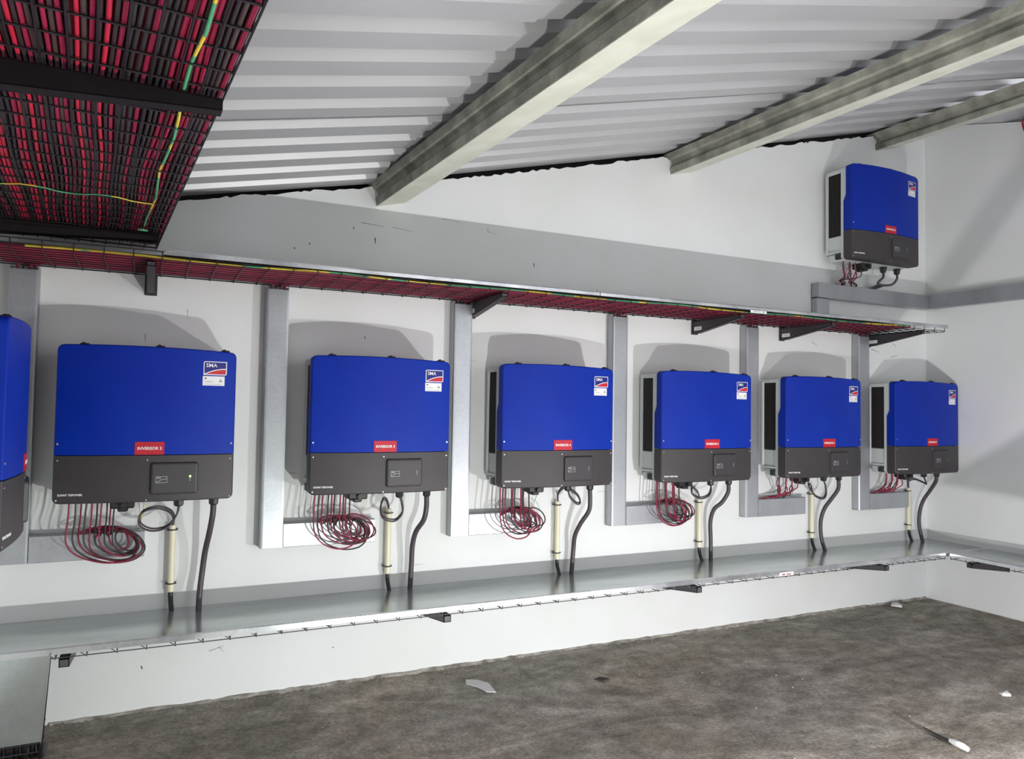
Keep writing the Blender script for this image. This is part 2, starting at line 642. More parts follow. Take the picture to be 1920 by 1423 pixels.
def cover(z0, z1, rounded_top, rounded_bottom):
    R = 0.022
    us = [0, 0.0017, 0.0064, 0.0135, R] + [R + (IW - 2 * R) * i / 14 for i in range(1, 14)] + [IW - R, IW - 0.0135, IW - 0.0064, IW - 0.0017, IW]
    def corner(u):
        d = R - min(u, IW - u)
        return R - math.sqrt(max(R * R - d * d, 0)) if d > 0 else 0.0
    def hi(u):
        return z1 + (arch(u) - corner(u) if rounded_top else 0)
    def lo(u):
        return z0 + (corner(u) if rounded_bottom else 0)
    def rear(z):
        return -0.205 if z > 0.405 else -0.186
    e = 0.004
    n = len(us)
    # outline, counter clockwise from lower left; sides get the step points
    out = [(u, lo(u)) for u in us]
    if rounded_top:
        out += [(IW, 0.385), (IW, 0.425)]
    out += [(u, hi(u)) for u in us[::-1]]
    if rounded_top:
        out += [(0, 0.425), (0, 0.385)]
    mb = MB()
    # front skin in columns
    vs = []
    ins = lambda u: e + (IW - 2 * e) * u / IW
    for u in us:
        vs += [(ins(u), front_y(u), lo(u) + (e if rounded_bottom else 0)), (ins(u), front_y(u), hi(u) - (e if rounded_top else 0))]
    mb.add(vs, [(2 * i, 2 * i + 2, 2 * i + 3, 2 * i + 1) for i in range(n - 1)], True)
    m_ = len(out)
    f0 = [(ins(p[0]), front_y(p[0]), min(max(p[1], lo(p[0]) + (e if rounded_bottom else 0)), hi(p[0]) - (e if rounded_top else 0))) for p in out]
    f1 = [(p[0], front_y(p[0]) + 0.0042, p[1]) for p in out]
    f2 = [(p[0], rear(p[1]), p[1]) for p in out]
    mb.add(f0 + f1 + f2, [(l * m_ + i, l * m_ + (i + 1) % m_, (l + 1) * m_ + (i + 1) % m_, (l + 1) * m_ + i) for l in range(2) for i in range(m_)] + [tuple(range(2 * m_, 3 * m_))])
    return mb


def disc(x, z, r, y0, y1, n=10):
    return MB().tube([(x, y0, z), (x, y1, z)], r, n, smooth=False)


def make_inverter():
    t = thing('solar_inverter', '', 'inverter')
    # pale grey die-cast body with open side bays
    b = MB()
    b.box((0.05, -0.19, 0.165), (IW - 0.05, -0.03, 0.585))
    b.bbox((0.010, -0.20, 0.585), (IW - 0.010, -0.03, 0.612), 0.006)
    b.bbox((0.008, -0.205, 0.012), (IW - 0.008, -0.155, 0.612), 0.004)
    b.bbox((0.010, -0.050, 0.06), (IW - 0.010, -0.03, 0.60), 0.004)
    b.bbox((0.020, -0.158, 0.062), (IW - 0.020, -0.04, 0.166), 0.004)
    b.bbox((0.010, -0.160, 0.052), (IW - 0.010, -0.035, 0.064), 0.002)
    b.bbox((0.022, -0.20, 0.0), (IW - 0.022, -0.045, 0.053), 0.010)
    obj('body', b, M_BODY, t, label='pale grey body')
    # wall bracket behind
    obj('wall_plate', MB().box((0.10, -0.032, 0.25), (0.55, 0.0, 0.50)), M_GALV, t, label='steel mounting plate')
    # side vent grilles: dark recess with fins
    for s in (0, 1):
        g = MB()
        xa, xb = (0.040, 0.052) if s == 0 else (IW - 0.052, IW - 0.040)
        g.box((xa, -0.156, 0.167), (xb, -0.049, 0.584))
        gr = obj('vent_grille', g, M_GRILLE, t, label='black side vent grille')
        f = MB()
        for i in range(11):
            y = -0.150 + i * 0.0096
            xo = (0.020, 0.041) if s == 0 else (IW - 0.041, IW - 0.020)
            f.box((xo[0], y, 0.168), (xo[1], y + 0.0028, 0.583))
        obj('fins', f, M_FIN, gr)
        k = MB()
        xo = (0.004, 0.03) if s == 0 else (IW - 0.03, IW - 0.004)
        k.bbox((xo[0], -0.158, 0.008), (xo[1], -0.112, 0.042), 0.004)
        obj('side_plug', k, M_PLAST, t, label='black side plug')
    cb = obj('upper_cover', cover(SEAM + 0.0015, IH, True, False), M_BLUE, t, label='bright blue upper cover')
    cl = obj('lower_cover', cover(0.0, SEAM - 0.0015, False, True), M_BLACK, t, label='charcoal lower cover')
    sm = disc(0, 0, 0.0042, -0.2625, -0.2595).mesh('screw')
    for x, z in [(0.012, 0.232), (IW - 0.012, 0.232)]:
        obj('screw', sm, M_SCREW, cb, (x, 0.26 + front_y(x), z))
    for x, z in [(0.014, 0.168), (0.327, 0.168), (IW - 0.014, 0.168), (0.014, 0.014), (0.327, 0.008), (IW - 0.014, 0.010)]:
        obj('screw', sm, M_SCREW, cl, (x, 0.26 + front_y(x), z)).scale = (0.8, 1, 0.8)
    for x in (0.075, 0.345, 0.595):
        l = MB().bbox((x, front_y(x) + 0.012, IH + arch(x) - 0.006), (x + 0.032, front_y(x) + 0.040, IH + arch(x) + 0.006), 0.002)
        l.bbox((x + 0.006, front_y(x) + 0.018, IH + arch(x) + 0.004), (x + 0.018, front_y(x) + 0.034, IH + arch(x) + 0.010), 0.002)
        obj('latch', l, M_PLAST, t, label='small black top latch')
    # logo plate: rounded white frame, navy field, red swoosh, white letters
    def rrect(x0, z0, x1, z1, r, corners=(1, 1, 1, 1), y=-0.2606, th=0.0006):
        pts = []
        for (cx, cz, a0, on) in [(x0 + r, z0 + r, 180, corners[0]), (x1 - r, z0 + r, 270, corners[1]), (x1 - r, z1 - r, 0, corners[2]), (x0 + r, z1 - r, 90, corners[3])]:
            if on:
                for i in range(5):
                    a = math.radians(a0 + 90 * i / 4)
                    pts.append((cx + r * math.cos(a), y, cz + r * math.sin(a)))
            else:
                a = math.radians(a0 + 45)
                pts.append((cx + r * (1 if math.cos(a) > 0 else -1), y, cz + r * (1 if math.sin(a) > 0 else -1)))
        return warp(MB().prism(pts, (0, th, 0)))
    lx0, lx1, lz0, lz1 = 0.525, 0.617, 0.517, 0.574
    lg = obj('logo_plate', rrect(lx0, lz0, lx1, lz1, 0.007, (0, 1, 0, 1), -0.2610, 0.0012), M_WHITE, t, label='blue, white and red logo plate')
    obj('logo_field', rrect(lx0 + .0035, lz0 + .0035, lx1 - .0035, lz1 - .0035, 0.005, (0, 1, 0, 1), -0.2616, 0.0006), M_NAVY, lg)
    def curve(u):
        return lz0 + 0.003 + 0.0235 * math.sin(u * PI / 2) ** 0.9
    a, b_ = lx0 + .003, lx1 - .0032
    N = 10
    sw = MB()
    lo = [(a + (b_ - a) * i / N, -0.2622, curve(i / N) - 0.0018) for i in range(N + 1)]
    hi = [(a + (b_ - a) * i / N, -0.2622, curve(i / N) + 0.0018) for i in range(N + 1)]
    sw.prism(lo + hi[::-1], (0, .0006, 0))
    obj('logo_stripe', warp(sw), M_WHITE, lg)
    a = lx0 + 0.009
    rd = [(a + (b_ - a) * i / N, -0.2621, max(lz0 + .0038, curve((a - lx0 + (b_ - a) * i / N) / (lx1 - lx0)) - 0.0022)) for i in range(N + 1)]
    bt = [(b_ - .001, -0.2621, lz0 + .006), (b_ - .005, -0.2621, lz0 + .0037), (a, -0.2621, lz0 + .0037)]
    obj('logo_swoosh', warp(MB().prism(rd + bt, (0, .0005, 0))), M_LRED, lg)
    lettering('SMA', 0.022, M_WHITE, lg, (lx0 + .0315, -0.2624, lz1 - .0175), 0.0002, 0.044)
    wl = obj('rating_label', rrect(0.523, 0.473, 0.609, 0.5125, 0.001, (0, 0, 0, 0), -0.2608, 0.001), M_WHITE, t, label='white sticker under the logo')
    obj('label_dot', warp(disc(0.534, 0.503, 0.004, -0.2616, -0.2607, 8)), M_PRINTR, wl)
    pl = MB()
    pl.box((0.531, -0.2612, 0.4888), (0.563, -0.2606, 0.4908))
    pl.box((0.531, -0.2616, 0.4785), (0.60, -0.2606, 0.4798))
    pl.prism([(0.586, -0.2612, 0.488), (0.601, -0.2612, 0.488), (0.5935, -0.2612, 0.502)], (0, .0006, 0))
    obj('label_print', warp(pl), M_PRINTG, wl)
    obj('number_label', warp(MB().box((0.280, -0.2622, 0.189), (0.387, -0.2598, 0.240))), M_RED, t, label='red sticker with white writing')
    # display lid with small logo and lamps
    dl = MB()
    dp = [(-0.2595, 0), (-0.270, 0.004), (-0.272, 0.010)]
    for (y, ins) in dp:
        pass
    x0, x1, z0, z1, r = 0.338, 0.517, 0.028, 0.158, 0.012
    ring = []
    for (y, ins) in dp:
        q = []
        for (cx, cz, a0) in [(x0 + r, z0 + r, 180), (x1 - r, z0 + r, 270), (x1 - r, z1 - r, 0), (x0 + r, z1 - r, 90)]:
            for i in range(4):
                a = math.radians(a0 + 30 * i)
                q.append((cx + (r - ins) * math.cos(a), y, cz + (r - ins) * math.sin(a)))
        ring.append(q)
    nn = len(ring[0])
    dl.add(sum(ring, []), [tuple(range(2 * nn, 3 * nn)), tuple(range(nn))[::-1]] + [(l * nn + i, l * nn + (i + 1) % nn, (l + 1) * nn + (i + 1) % nn, (l + 1) * nn + i) for l in range(2) for i in range(nn)])
    d = obj('display_lid', warp(dl), M_LIDBLK, t, label='raised dark display lid')
    ml = MB()
    y = -0.2729
    for (a0, a1, c0, c1) in [(0.359, 0.361, 0.076, 0.102), (0.399, 0.401, 0.076, 0.102), (0.359, 0.401, 0.100, 0.102), (0.359, 0.401, 0.076, 0.078)]:
        ml.box((a0, y, c0), (a1, y + .0008, c1))
    ml.prism([(0.361, y, 0.078), (0.380, y, 0.0875), (0.400, y, 0.0905), (0.400, y, 0.093), (0.380, y, 0.090), (0.361, y, 0.080)], (0, .0008, 0))
    obj('small_logo', warp(ml), M_GREY, d)
    lettering('SMA', 0.0085, M_GREY, d, (0.371, y, 0.0955), 0.0003)
    for i in range(3):
        obj('lamp_symbol', warp(MB().box((0.484, y, 0.082 + i * 0.008), (0.4885, y + .0008, 0.086 + i * 0.008))), M_GREY, d)
    lettering('SUNNY TRIPOWER', 0.011, M_WHITE, cl, (0.060, -0.2604, 0.034), 0.00035, 0.085)
    # underside: switch, glands, connectors
    sw = MB().bbox((0.195, -0.175, -0.036), (0.285, -0.085, 0.004), 0.006)
    sw.tube([(0.245, -0.178, -0.022), (0.245, -0.192, -0.022)], 0.012, 8)
    sw.bbox((0.222, -0.165, -0.050), (0.262, -0.095, -0.032), 0.005)
    obj('dc_switch', sw, M_PLAST, t, label='black rotary switch box')
    for gx in (0.452, 0.590):
        g = MB().tube([(gx, -0.13, 0.004), (gx, -0.13, -0.014), (gx, -0.13, -0.0141), (gx, -0.13, -0.034), (gx, -0.13, -0.040)], [0.024, 0.024, 0.020, 0.019, 0.013], 8, smooth=False)
        obj('cable_gland', g, M_PLAST, t, label='black cable gland')
    return t


proto = make_inverter()
INV = {2: (0.0, 0.925), 3: (0.972, 0.925), 4: (1.907, 0.925), 5: (2.882, 0.925), 6: (3.813, 0.925), 7: (4.795, 0.925), 8: (4.385, 2.334)}
ORD = {2: 'second inverter from the left', 3: 'third inverter from the left', 4: 'fourth inverter from the left',
       5: 'fifth inverter from the left', 6: 'sixth inverter from the left', 7: 'rightmost inverter of the row', 8: 'high inverter under the roof'}
LAB = {2: 'blue and charcoal wall inverter with lit green lamp, second from the left, sticker INVERSOR 2',
       3: 'blue and charcoal wall inverter, third from the left, red sticker INVERSOR 3',
       4: 'blue and charcoal wall inverter, fourth from the left, red sticker INVERSOR 4',
       5: 'blue and charcoal wall inverter, fifth from the left, red sticker INVERSOR 5',
       6: 'blue and charcoal wall inverter, sixth from the left, red sticker INVERSOR 6',
       7: 'blue and charcoal wall inverter, rightmost of the row in the corner, red sticker INVERSOR 7',
       8: 'blue and charcoal inverter mounted high on the wall under the roof'}
inv_obj = {}
for k, (x0, z0) in INV.items():
    o = proto if k == 2 else dup(proto, (x0, 0, z0))
    o.location = (x0, 0, z0)
    inv_obj[k] = o
inv_obj[1] = dup(proto, (-0.2585, -1.301, 0.925), PI / 2 + math.atan(LSK))
LAB[1] = 'blue and charcoal inverter at the left edge, mounted on the left wall'
for k, o in inv_obj.items():
    o['label'] = LAB[k]
    o['group'] = 'solar inverters on the white walls'
    nl = [c for c in o.children if c.name.startswith('number_label')][0]
    lettering('INVERSOR %d' % k, 0.0165, M_WHITE, nl, (0.3335, -0.2632, 0.214), 0.0004, 0.088)
for c in inv_obj[2].children:
    if c.name.startswith('display_lid'):
        obj('green_lamp', warp(disc(0.486, 0.100, 0.0042, -0.274, -0.2715, 8)), M_LED, c, label='lit green lamp')

# ------------------------------------------------------------------ galvanised cable trunks (L shaped, below the wall tray)
TRN = [(-0.195, 0.52, 'at far left behind the edge inverter'), (0.795, 0.53, 'left of the third inverter'), (1.716, 0.475, 'left of the fourth inverter'),
       (2.682, 0.515, 'left of the fifth inverter'), (3.675, 0.505, 'left of the sixth inverter'), (4.682, 0.50, 'left of the rightmost inverter')]
for i, (x, L, where) in enumerate(TRN):
    t = thing('cable_trunk', 'L-shaped galvanised cable trunk on the wall ' + where, 'cable trunk', (x, -0.001, 0.67), 0, 'L-shaped cable trunks')
    b = MB()
    b.box((0.0, -0.002, 0.0), (0.100, 0.0, 1.20))
    b.box((0.0, -0.055, 0.0), (0.003, 0.0, 1.20))
    b.box((0.097, -0.055, 0.108), (0.100, 0.0, 1.20))
    b.box((0.100, -0.055, 0.105), (L, 0.0, 0.108))
    b.box((0.0, -0.055, 0.0), (L, 0.0, 0.003))
    b.box((L - 0.003, -0.055, 0.003), (L, 0.0, 0.105))
    obj('channel', b, M_GALV, t)
    l = MB()
    pr = [(0.004, -0.0600, 0.0), (0.012, -0.0612, 0), (0.092, -0.0612, 0), (0.100, -0.0600, 0), (0.101, -0.054, 0), (0.1015, -0.046, 0), (0.099, -0.054, 0), (0.001, -0.054, 0), (-0.0015, -0.046, 0), (-0.001, -0.054, 0)]
    l.prism([(p[0], p[1], 0.0) for p in pr], (0, 0, 1.185))
    obj('front_lid', l, M_GALV, t)
    l = MB()
    l.prism([(0.103, -0.0595, 0.002), (0.103, -0.0595, 0.105), (0.103, -0.054, 0.1095), (0.103, -0.053, 0.1095), (0.103, -0.053, -0.0015), (0.103, -0.054, -0.0015)], (L - 0.102, 0, 0))
    obj('branch_lid', l, M_GALV, t)

t = thing('upper_trunk', 'long galvanised trunk under the high inverter, turning the corner onto the right wall', 'cable trunk', (4.297, -0.001, 2.095))
b = MB()
b.box((0, -0.055, 0.0), (1.160, 0.0, 0.003))
b.box((0, -0.055, 0.0), (0.003, 0.0, 0.097))
b.box((0, -0.003, 0.0), (1.160, 0.0, 0.097))
obj('channel', b, M_GALV, t)
obj('front_lid', MB().bbox((0.0, -0.0605, -0.002), (1.106, -0.0545, 0.097), 0.002), M_GALV, t)
obj('side_wall_lid', MB().prism([(1.105, -0.0545, -0.002), (1.105, -0.0545, 0.097), (1.105, -2.6, 0.075), (1.105, -2.6, -0.024)], (0.058, 0, 0)), M_GALV, t)
obj('drop_channel', MB().bbox((0.0, -0.050, -0.165), (0.115, -0.002, -0.003), 0.003), M_GALV, t)

# ------------------------------------------------------------------ wire trays
def bracket(parent_label, x, z, L, foot, tip, name='tray_bracket', rot=0, loc=None, material=None, group=None, sticker=False, w=0.034):
    """cantilever arm: foot plate on the wall, arm to local -y, top at local z=0"""
    t = thing(name, parent_label, 'bracket', loc or (x, 0, z), rot, group)
    a = MB()
    pr = [(-0.004, 0.0), (-L, 0.0), (-L, -tip), (-0.045, -foot + 0.006), (-0.004, -foot + 0.006)]
    for s in (-1, 1):
        a.prism([(s * w / 2, y, zz) for y, zz in pr], (-s * 0.003, 0, 0))
    a.box((-w / 2, -L, -0.003), (w / 2, -0.004, 0.0))
    a.box((-w / 2, -L, -tip), (w / 2, -L + 0.003, 0.0))
    # closing web along the sloping lower edge
    s0 = [(-w / 2, -L, -tip), (w / 2, -L, -tip), (w / 2, -0.045, -foot + 0.006), (-w / 2, -0.045, -foot + 0.006)]
    a.prism(s0, (0, 0, 0.003))
    obj('arm', a, material or M_BRKT, t)
    f = MB().bbox((-w / 2 - 0.008, -0.006, -foot), (w / 2 + 0.008, 0.0, 0.012), 0.003)
    fo = obj('foot_plate', f, material or M_BRKT, t)
    obj('bolt', MB().tube([(0, -0.012, -foot + 0.018), (0, -0.005, -foot + 0.018)], 0.007, 6, smooth=False), M_SCREW, fo, label='steel bolt')
    if sticker:
        s = -w / 2
        st = obj('sticker', MB().box((s - 0.0012, -0.088, -0.060), (s + 0.0002, -0.022, -0.038)), M_WHITE, t, label='small white sticker')
        obj('sticker_print', MB().box((s - 0.0018, -0.078, -0.050), (s - 0.0010, -0.034, -0.047)), M_PRINTG, st)
    return t


def basket(t, length, width, height, pitch_c, pitch_l, material, axis_off=0.0, r=0.0022, ends=True):
    """wire basket in local coords: runs along local +x, spans local y 0..-width, bottom z=0"""
    cm = MB()
    pts = [(0, 0, height), (0, 0, 0.0), (0, -width, 0.0), (0, -width, height)]
    for i in range(3):
        cm.tube([pts[i], pts[i + 1]], r, 5)
    cme = cm.mesh('cross_wire')
    n = int(length / pitch_c + 1e-6)
    for i in range(n + 1):
        obj('cross_wire', cme, material, t, (axis_off + i * pitch_c, 0, 0))
    lme = MB().tube([(0, 0, 0), (length, 0, 0)], r, 5).mesh('long_wire')
    m_ = int(width / pitch_l + 1e-6)
    for j in range(m_ + 1):
        obj('long_wire', lme, material, t, (axis_off, -j * pitch_l, 2 * r))
    for y in (0.0, -width):
        obj('long_wire', lme, material, t, (axis_off, y, height))


# wall tray above the inverters
TZ = 1.876
TR1 = thing('wall_cable_tray', 'long wire mesh cable tray with galvanised lid above the row of inverters', 'cable tray', (XL + 0.02, -0.004, TZ))
basket(TR1, 5.3, 0.416, 0.036, 0.1, 0.052, M_WIRE)


def lid(parent, x0, x1, d, z, rim=0.018):
    l = MB()
    l.box((x0, -d, z), (x1, 0.002, z + 0.0015))
    o = obj('lid_panel', l, M_LID, parent)
    r = MB()
    r.prism([(x0, -d - 0.001, z + 0.0018), (x0, -d - 0.0035, z - 0.003), (x0, -d - 0.0035, z - rim), (x0, -d + 0.001, z - rim), (x0, -d + 0.001, z + 0.0005)], (x1 - x0, 0, 0))
    obj('lid_rim', r, M_RIM, o, label='bright folded lid edge')
    return o


for a, b_ in [(0.605, 2.60), (2.604, 4.60), (4.604, 5.32)]:
    lid(TR1, a, b_, 0.425, 0.0405)
G = 'grey cantilever brackets under the wall tray'
for x, where, st in [(0.317, 'leftmost, above the second inverter', False), (1.833, 'beside the trunk left of the fourth inverter', True), (3.312, 'above the fifth inverter', True),
                     (4.03, 'above the sixth inverter', True), (4.846, 'last at the right end of the tray', True)]:
    bracket('dark grey cantilever bracket under the wall tray, ' + where, x, TZ - 0.0035, 0.415, 0.082, 0.020, group=G, sticker=st)

# lower tray along the back wall, lid on top
LZ = 0.382
TR2 = thing('lower_cable_tray', 'long low wire cable tray with galvanised lid running along the foot of the back wall', 'cable tray', (XL + 0.012, -0.004, LZ))
basket(TR2, 5.3, 0.414, 0.034, 0.1, 0.138, M_WIREL)
for a, b_ in [(0.0, 2.20), (2.203, 4.2), (4.203, 5.71)]:
    l = lid(TR2, a, b_, 0.418, 0.0425, 0.024)
G = 'grey cantilever brackets under the low tray'
for x, where in [(0.075, 'nearest the left drop'), (1.575, 'below the third inverter'), (3.02, 'below the fifth inverter'), (4.50, 'near the far corner')]:
    bracket('grey cantilever bracket under the low tray, ' + where, x, LZ - 0.0035, 0.412, 0.088, 0.030, group=G, material=M_BRKG)
# diagonal stay wires of the lower tray front, as seen between the ticks
dm = MB().tube([(0, -0.414, 0.001), (-0.024, -0.414, 0.020)], 0.0018, 5).mesh('stay_wire')
for i in range(1, 52):
    obj('stay_wire', dm, M_WIREL, TR2, (i * 0.1, 0, 0))

# low tray on the right wall
TR3 = thing('side_cable_tray', 'low wire cable tray with galvanised lid along the right wall', 'cable tray', (XR - 0.004, -0.44, LZ), -PI / 2)
basket(TR3, 2.4, 0.385, 0.034, 0.1, 0.128, M_WIREL)
lid(TR3, 0.0, 2.45, 0.392, 0.0425, 0.024)
bracket('grey cantilever bracket under the low tray on the right wall', 0, 0, 0.385, 0.082, 0.028, rot=-PI / 2, loc=(XR, -0.56, LZ - 0.0035), group='grey cantilever brackets under the low tray')

# small tray labels
tag(obj('tray_label', MB().box((3.355, -0.4325, 1.8835), (3.475, -0.4318, 1.9005)), M_WHITE), 'white label tied to the front of the wall tray beside the yellow cable', 'label')
obj('label_print', MB().box((3.375, -0.4330, 1.8905), (3.430, -0.4324, 1.8935)).box((3.446, -0.4330, 1.888), (3.458, -0.4324, 1.896)), M_PRINTG, bpy.data.objects['tray_label'])
LB = obj('low_tray_label', MB().box((3.58, -0.4285, 0.3925), (3.69, -0.4278, 0.4125)), M_WHITE)
tag(LB, 'white label on the front wires of the low tray', 'label')
obj('label_print', MB().box((3.60, -0.4290, 0.397), (3.625, -0.4284, 0.404)).box((3.635, -0.4290, 0.397), (3.67, -0.4284, 0.403)), M_PRINTR, LB)

# drop of the low tray to the floor at the left corner
t = thing('tray_drop', 'galvanised tray cover dropping to the floor at the lower left corner', 'cable tray', (0, 0, 0))
d = MB()
d.prism([(XL + .006, -0.424, 0.410), (0.031, -0.424, 0.410), (0.012, -0.424, 0.096), (XL + .006, -0.424, 0.096)], (0, 0.0025, 0))
obj('drop_cover', d, M_LID, t)
d = MB()
d.prism([(0.031, -0.4255, 0.410), (0.0335, -0.4255, 0.410), (0.0145, -0.4255, 0.092), (0.012, -0.4255, 0.092)], (0, 0.018, 0))
obj('drop_cover_edge', d, M_RIM, t, label='bright folded edge')
rm = random.Random(11)
for i in range(7):
    x = XL + 0.012 + i * 0.0445
    obj('drop_wire', MB().tube([(x + .018 * i / 6, -0.416, 0.39), (x, -0.416, 0.04), (x, -0.40, 0.012)], 0.0028, 5), M_WIRE, t)
for i in range(5):
    z = 0.03 + i * 0.03
    obj('drop_wire', MB().tube([(XL + .005, -0.4185, z), (0.0085, -0.4185, z), (0.0085, -0.27, z)], 0.0028, 5), M_WIRE, t)
for i in range(11):
    x = XL + 0.022 + i * 0.025
    y = -0.395 + 0.012 * (i % 2)
    tag(obj('drop_cable', MB().tube(spline([(x, y, 0.30), (x, y, 0.15), (x + 0.002, y + .005, 0.05), (x, y + 0.05, 0.016), (x, y + 0.16, 0.012)], 3), 0.011, 6), M_PLAST),
        'black cable at the open foot of the tray drop, lower left corner', 'cable', 'black cables at the foot of the tray drop')

# overhead wide tray coming from the left towards the viewer
SKEW = 0.066
BZ = 2.002
TR4 = thing('overhead_cable_tray', 'wide black wire mesh tray full of red and black cables, overhead at upper left', 'cable tray', (XL + 0.008, -0.03, BZ), SKEW - PI / 2)
# local +x runs towards the viewer (world -y), local +y is world +x
def overhead():
    Wd = 0.590
    cm = MB()
    pts = [(0, 0.0, 0.05), (0, 0.0, 0), (0, Wd, 0), (0, Wd + 0.006, 0.05)]
    for i in range(3):
        cm.tube([pts[i], pts[i + 1]], 0.0028, 6)
    cm.tube([(0, Wd + 0.006, 0.043), (0, Wd + 0.006, 0.053)], 0.0045, 6)
    me = cm.mesh('cross_wire')
    for i in range(46):
        obj('cross_wire', me, M_WIRE, TR4, (0.02 + i * 0.1, 0, 0))
    lm = MB().tube([(0, 0, 0), (4.55, 0, 0)], 0.0026, 6).mesh('long_wire')
    for j in range(13):
        obj('long_wire', lm, M_WIREL if j > 6 else M_WIRE, TR4, (0, Wd - j * 0.049, -0.0045))
    for z in (0.025, 0.05):
        obj('long_wire', lm, M_WIRE, TR4, (0, Wd + 0.004, z))
        obj('long_wire', lm, M_WIRE, TR4, (0, 0.0, z))


overhead()
G = 'black cantilever brackets under the overhead tray'
bracket('black cantilever bracket crossing under the overhead tray at its far end', 0, 0, 0.664, 0.062, 0.022, rot=PI / 2 + 0.03, loc=(left_x(-0.33), -0.33, BZ - 0.0085), material=M_BRKD, group=G, w=0.04)
bracket('black cantilever bracket crossing under the middle of the overhead tray, top left', 0, 0, 0.672, 0.075, 0.026, rot=PI / 2 + 0.03, loc=(left_x(-1.87), -1.88, BZ - 0.0085), material=M_BRKD, group=G, w=0.04)

# cables lying in the overhead tray: each its own object
rc = random.Random(5)
csk, ssk = math.cos(SKEW), math.sin(SKEW)


def tray_pt(u, v, z):
    """u along the tray towards the viewer, v across (0 at the left wall)"""
    return Vector((XL + 0.008 + v * csk + u * ssk, -0.03 + v * ssk - u * csk, z))


def overhead_cable(v0, layer, kind, r):
    pts = []
    N = 34
    jit, ph = rc.uniform(-0.0004, 0.0004), rc.random() * 6
    for i in range(N + 1):
        u = 0.045 + 4.4 * i / N
        # neighbours sway together, so that they lie side by side without cutting each other
        edge = min(1.0, (0.585 - v0) / 0.05, v0 / 0.05) if layer < 2 else 0.0
        v = v0 + jit + edge * (0.005 * math.sin(u * 3.1 + v0 * 16) + 0.003 * math.sin(u * 7.3 - v0 * 21 + layer) + 0.0007 * math.sin(u * 9 + ph))
        pts.append(tray_pt(u, v, BZ + 0.0040 + 0.0054 + layer * 0.0111))
    col = {'r': M_CRED, 'R': M_CRED2, 'b': M_CBLK, 'n': M_CBRN}[kind]
    o = obj('red_tray_cable' if kind in 'rR' else 'black_tray_cable', MB().tube(pts, r, 6), col)
    if kind in 'rR':
        tag(o, 'red cable lying lengthwise in the wide overhead mesh tray', 'cable', 'red cables in the overhead tray')
    else:
        tag(o, 'black cable lying lengthwise in the wide overhead mesh tray', 'cable', 'black cables in the overhead tray')


v = 0.014
while v < 0.570:
    kind = rc.choices('rRbn', (5, 2.5, 6, 2))[0]
    r = rc.uniform(0.0042, 0.0054)
    overhead_cable(v, 0, kind, r)
    v += 2 * r + rc.uniform(0.0012, 0.0026)
v = 0.016
while v < 0.570:
    kind = rc.choices('rRbn', (4, 1, 5, 3))[0]
    r = rc.uniform(0.0044, 0.0054)
    overhead_cable(v, 1, kind, r)
    v += 2 * r + rc.uniform(0.001, 0.0018)
for layer, off in ((2, 0.0), (3, 0.005)):
    v = 0.012 + off
    while v < 0.570:
        overhead_cable(v, layer, rc.choices('rbn', (2, 5, 4))[0], 0.0054)
        v += 0.0112
for layer in range(6):
    overhead_cable(0.583, layer, 'r' if layer % 3 == 0 else 'b', 0.0054)
# yellow-green earth wire threaded under the overhead tray
pts = [tray_pt(0.30 + 0.02 * i, 0.0, 0) for i in range(2)]
ep = []
for i in range(26):
    u = 0.42 + i * 0.16
    ep.append(tray_pt(u, 0.522 + 0.006 * math.sin(u * 9) - 0.01 * (u - .4) / 2, BZ + 0.0005 + 0.0045 * math.cos(u * PI / 0.2)))
tag(obj('earth_cable', MB().tube(ep, 0.0038, 6), M_EARTH), 'yellow and green earth cable threaded along the overhead tray', 'cable')
ep = [tray_pt(0.86 - 0.02 * math.sin(i), 0.01 + i * 0.034, BZ - 0.0085 - 0.001 * (i % 2)) for i in range(16)]
tag(obj('earth_cable', MB().tube(ep, 0.0022, 6), M_EARTH), 'thin yellow and green earth cable crossing under the overhead tray', 'cable')
kn = MB()
for a in range(5):
    p = tray_pt(0.43, 0.515, BZ - 0.012)
    kn.tube(spline([p, p + Vector((rc.uniform(-.02, .02), rc.uniform(-.02, .02), rc.uniform(-.02, .005))), p + Vector((rc.uniform(-.02, .02), rc.uniform(-.02, .02), -0.004))], 3), 0.003, 5)
tag(obj('earth_cable_knot', kn, M_EARTH), 'yellow earth cable knot tied under the back end of the overhead tray', 'cable knot')

# cables lying in the wall tray
def wall_cable(y0, layer, kind, r, x_end):
    pts = []
    N = 26
    for i in range(N + 1):
        x = -0.22 + (x_end + 0.22) * i / N
        y = y0 + 0.0035 * math.sin(x * 3 + y0 * 12) * min(1.0, -(y0 + 0.012) / 0.05)
        pts.append((x, min(max(y, -0.41), -0.012), TZ + 0.0074 + 0.0046 + layer * 0.0095))
    o = obj('red_tray_cable' if kind == 'r' else 'black_tray_cable', MB().tube(pts, r, 6), M_CRED if kind == 'r' else M_CBLK)
    if kind == 'r':
        tag(o, 'red cable lying lengthwise in the wall tray above the inverters', 'cable', 'red cables in the wall tray')
    else:
        tag(o, 'black cable lying lengthwise in the wall tray above the inverters', 'cable', 'black cables in the wall tray')


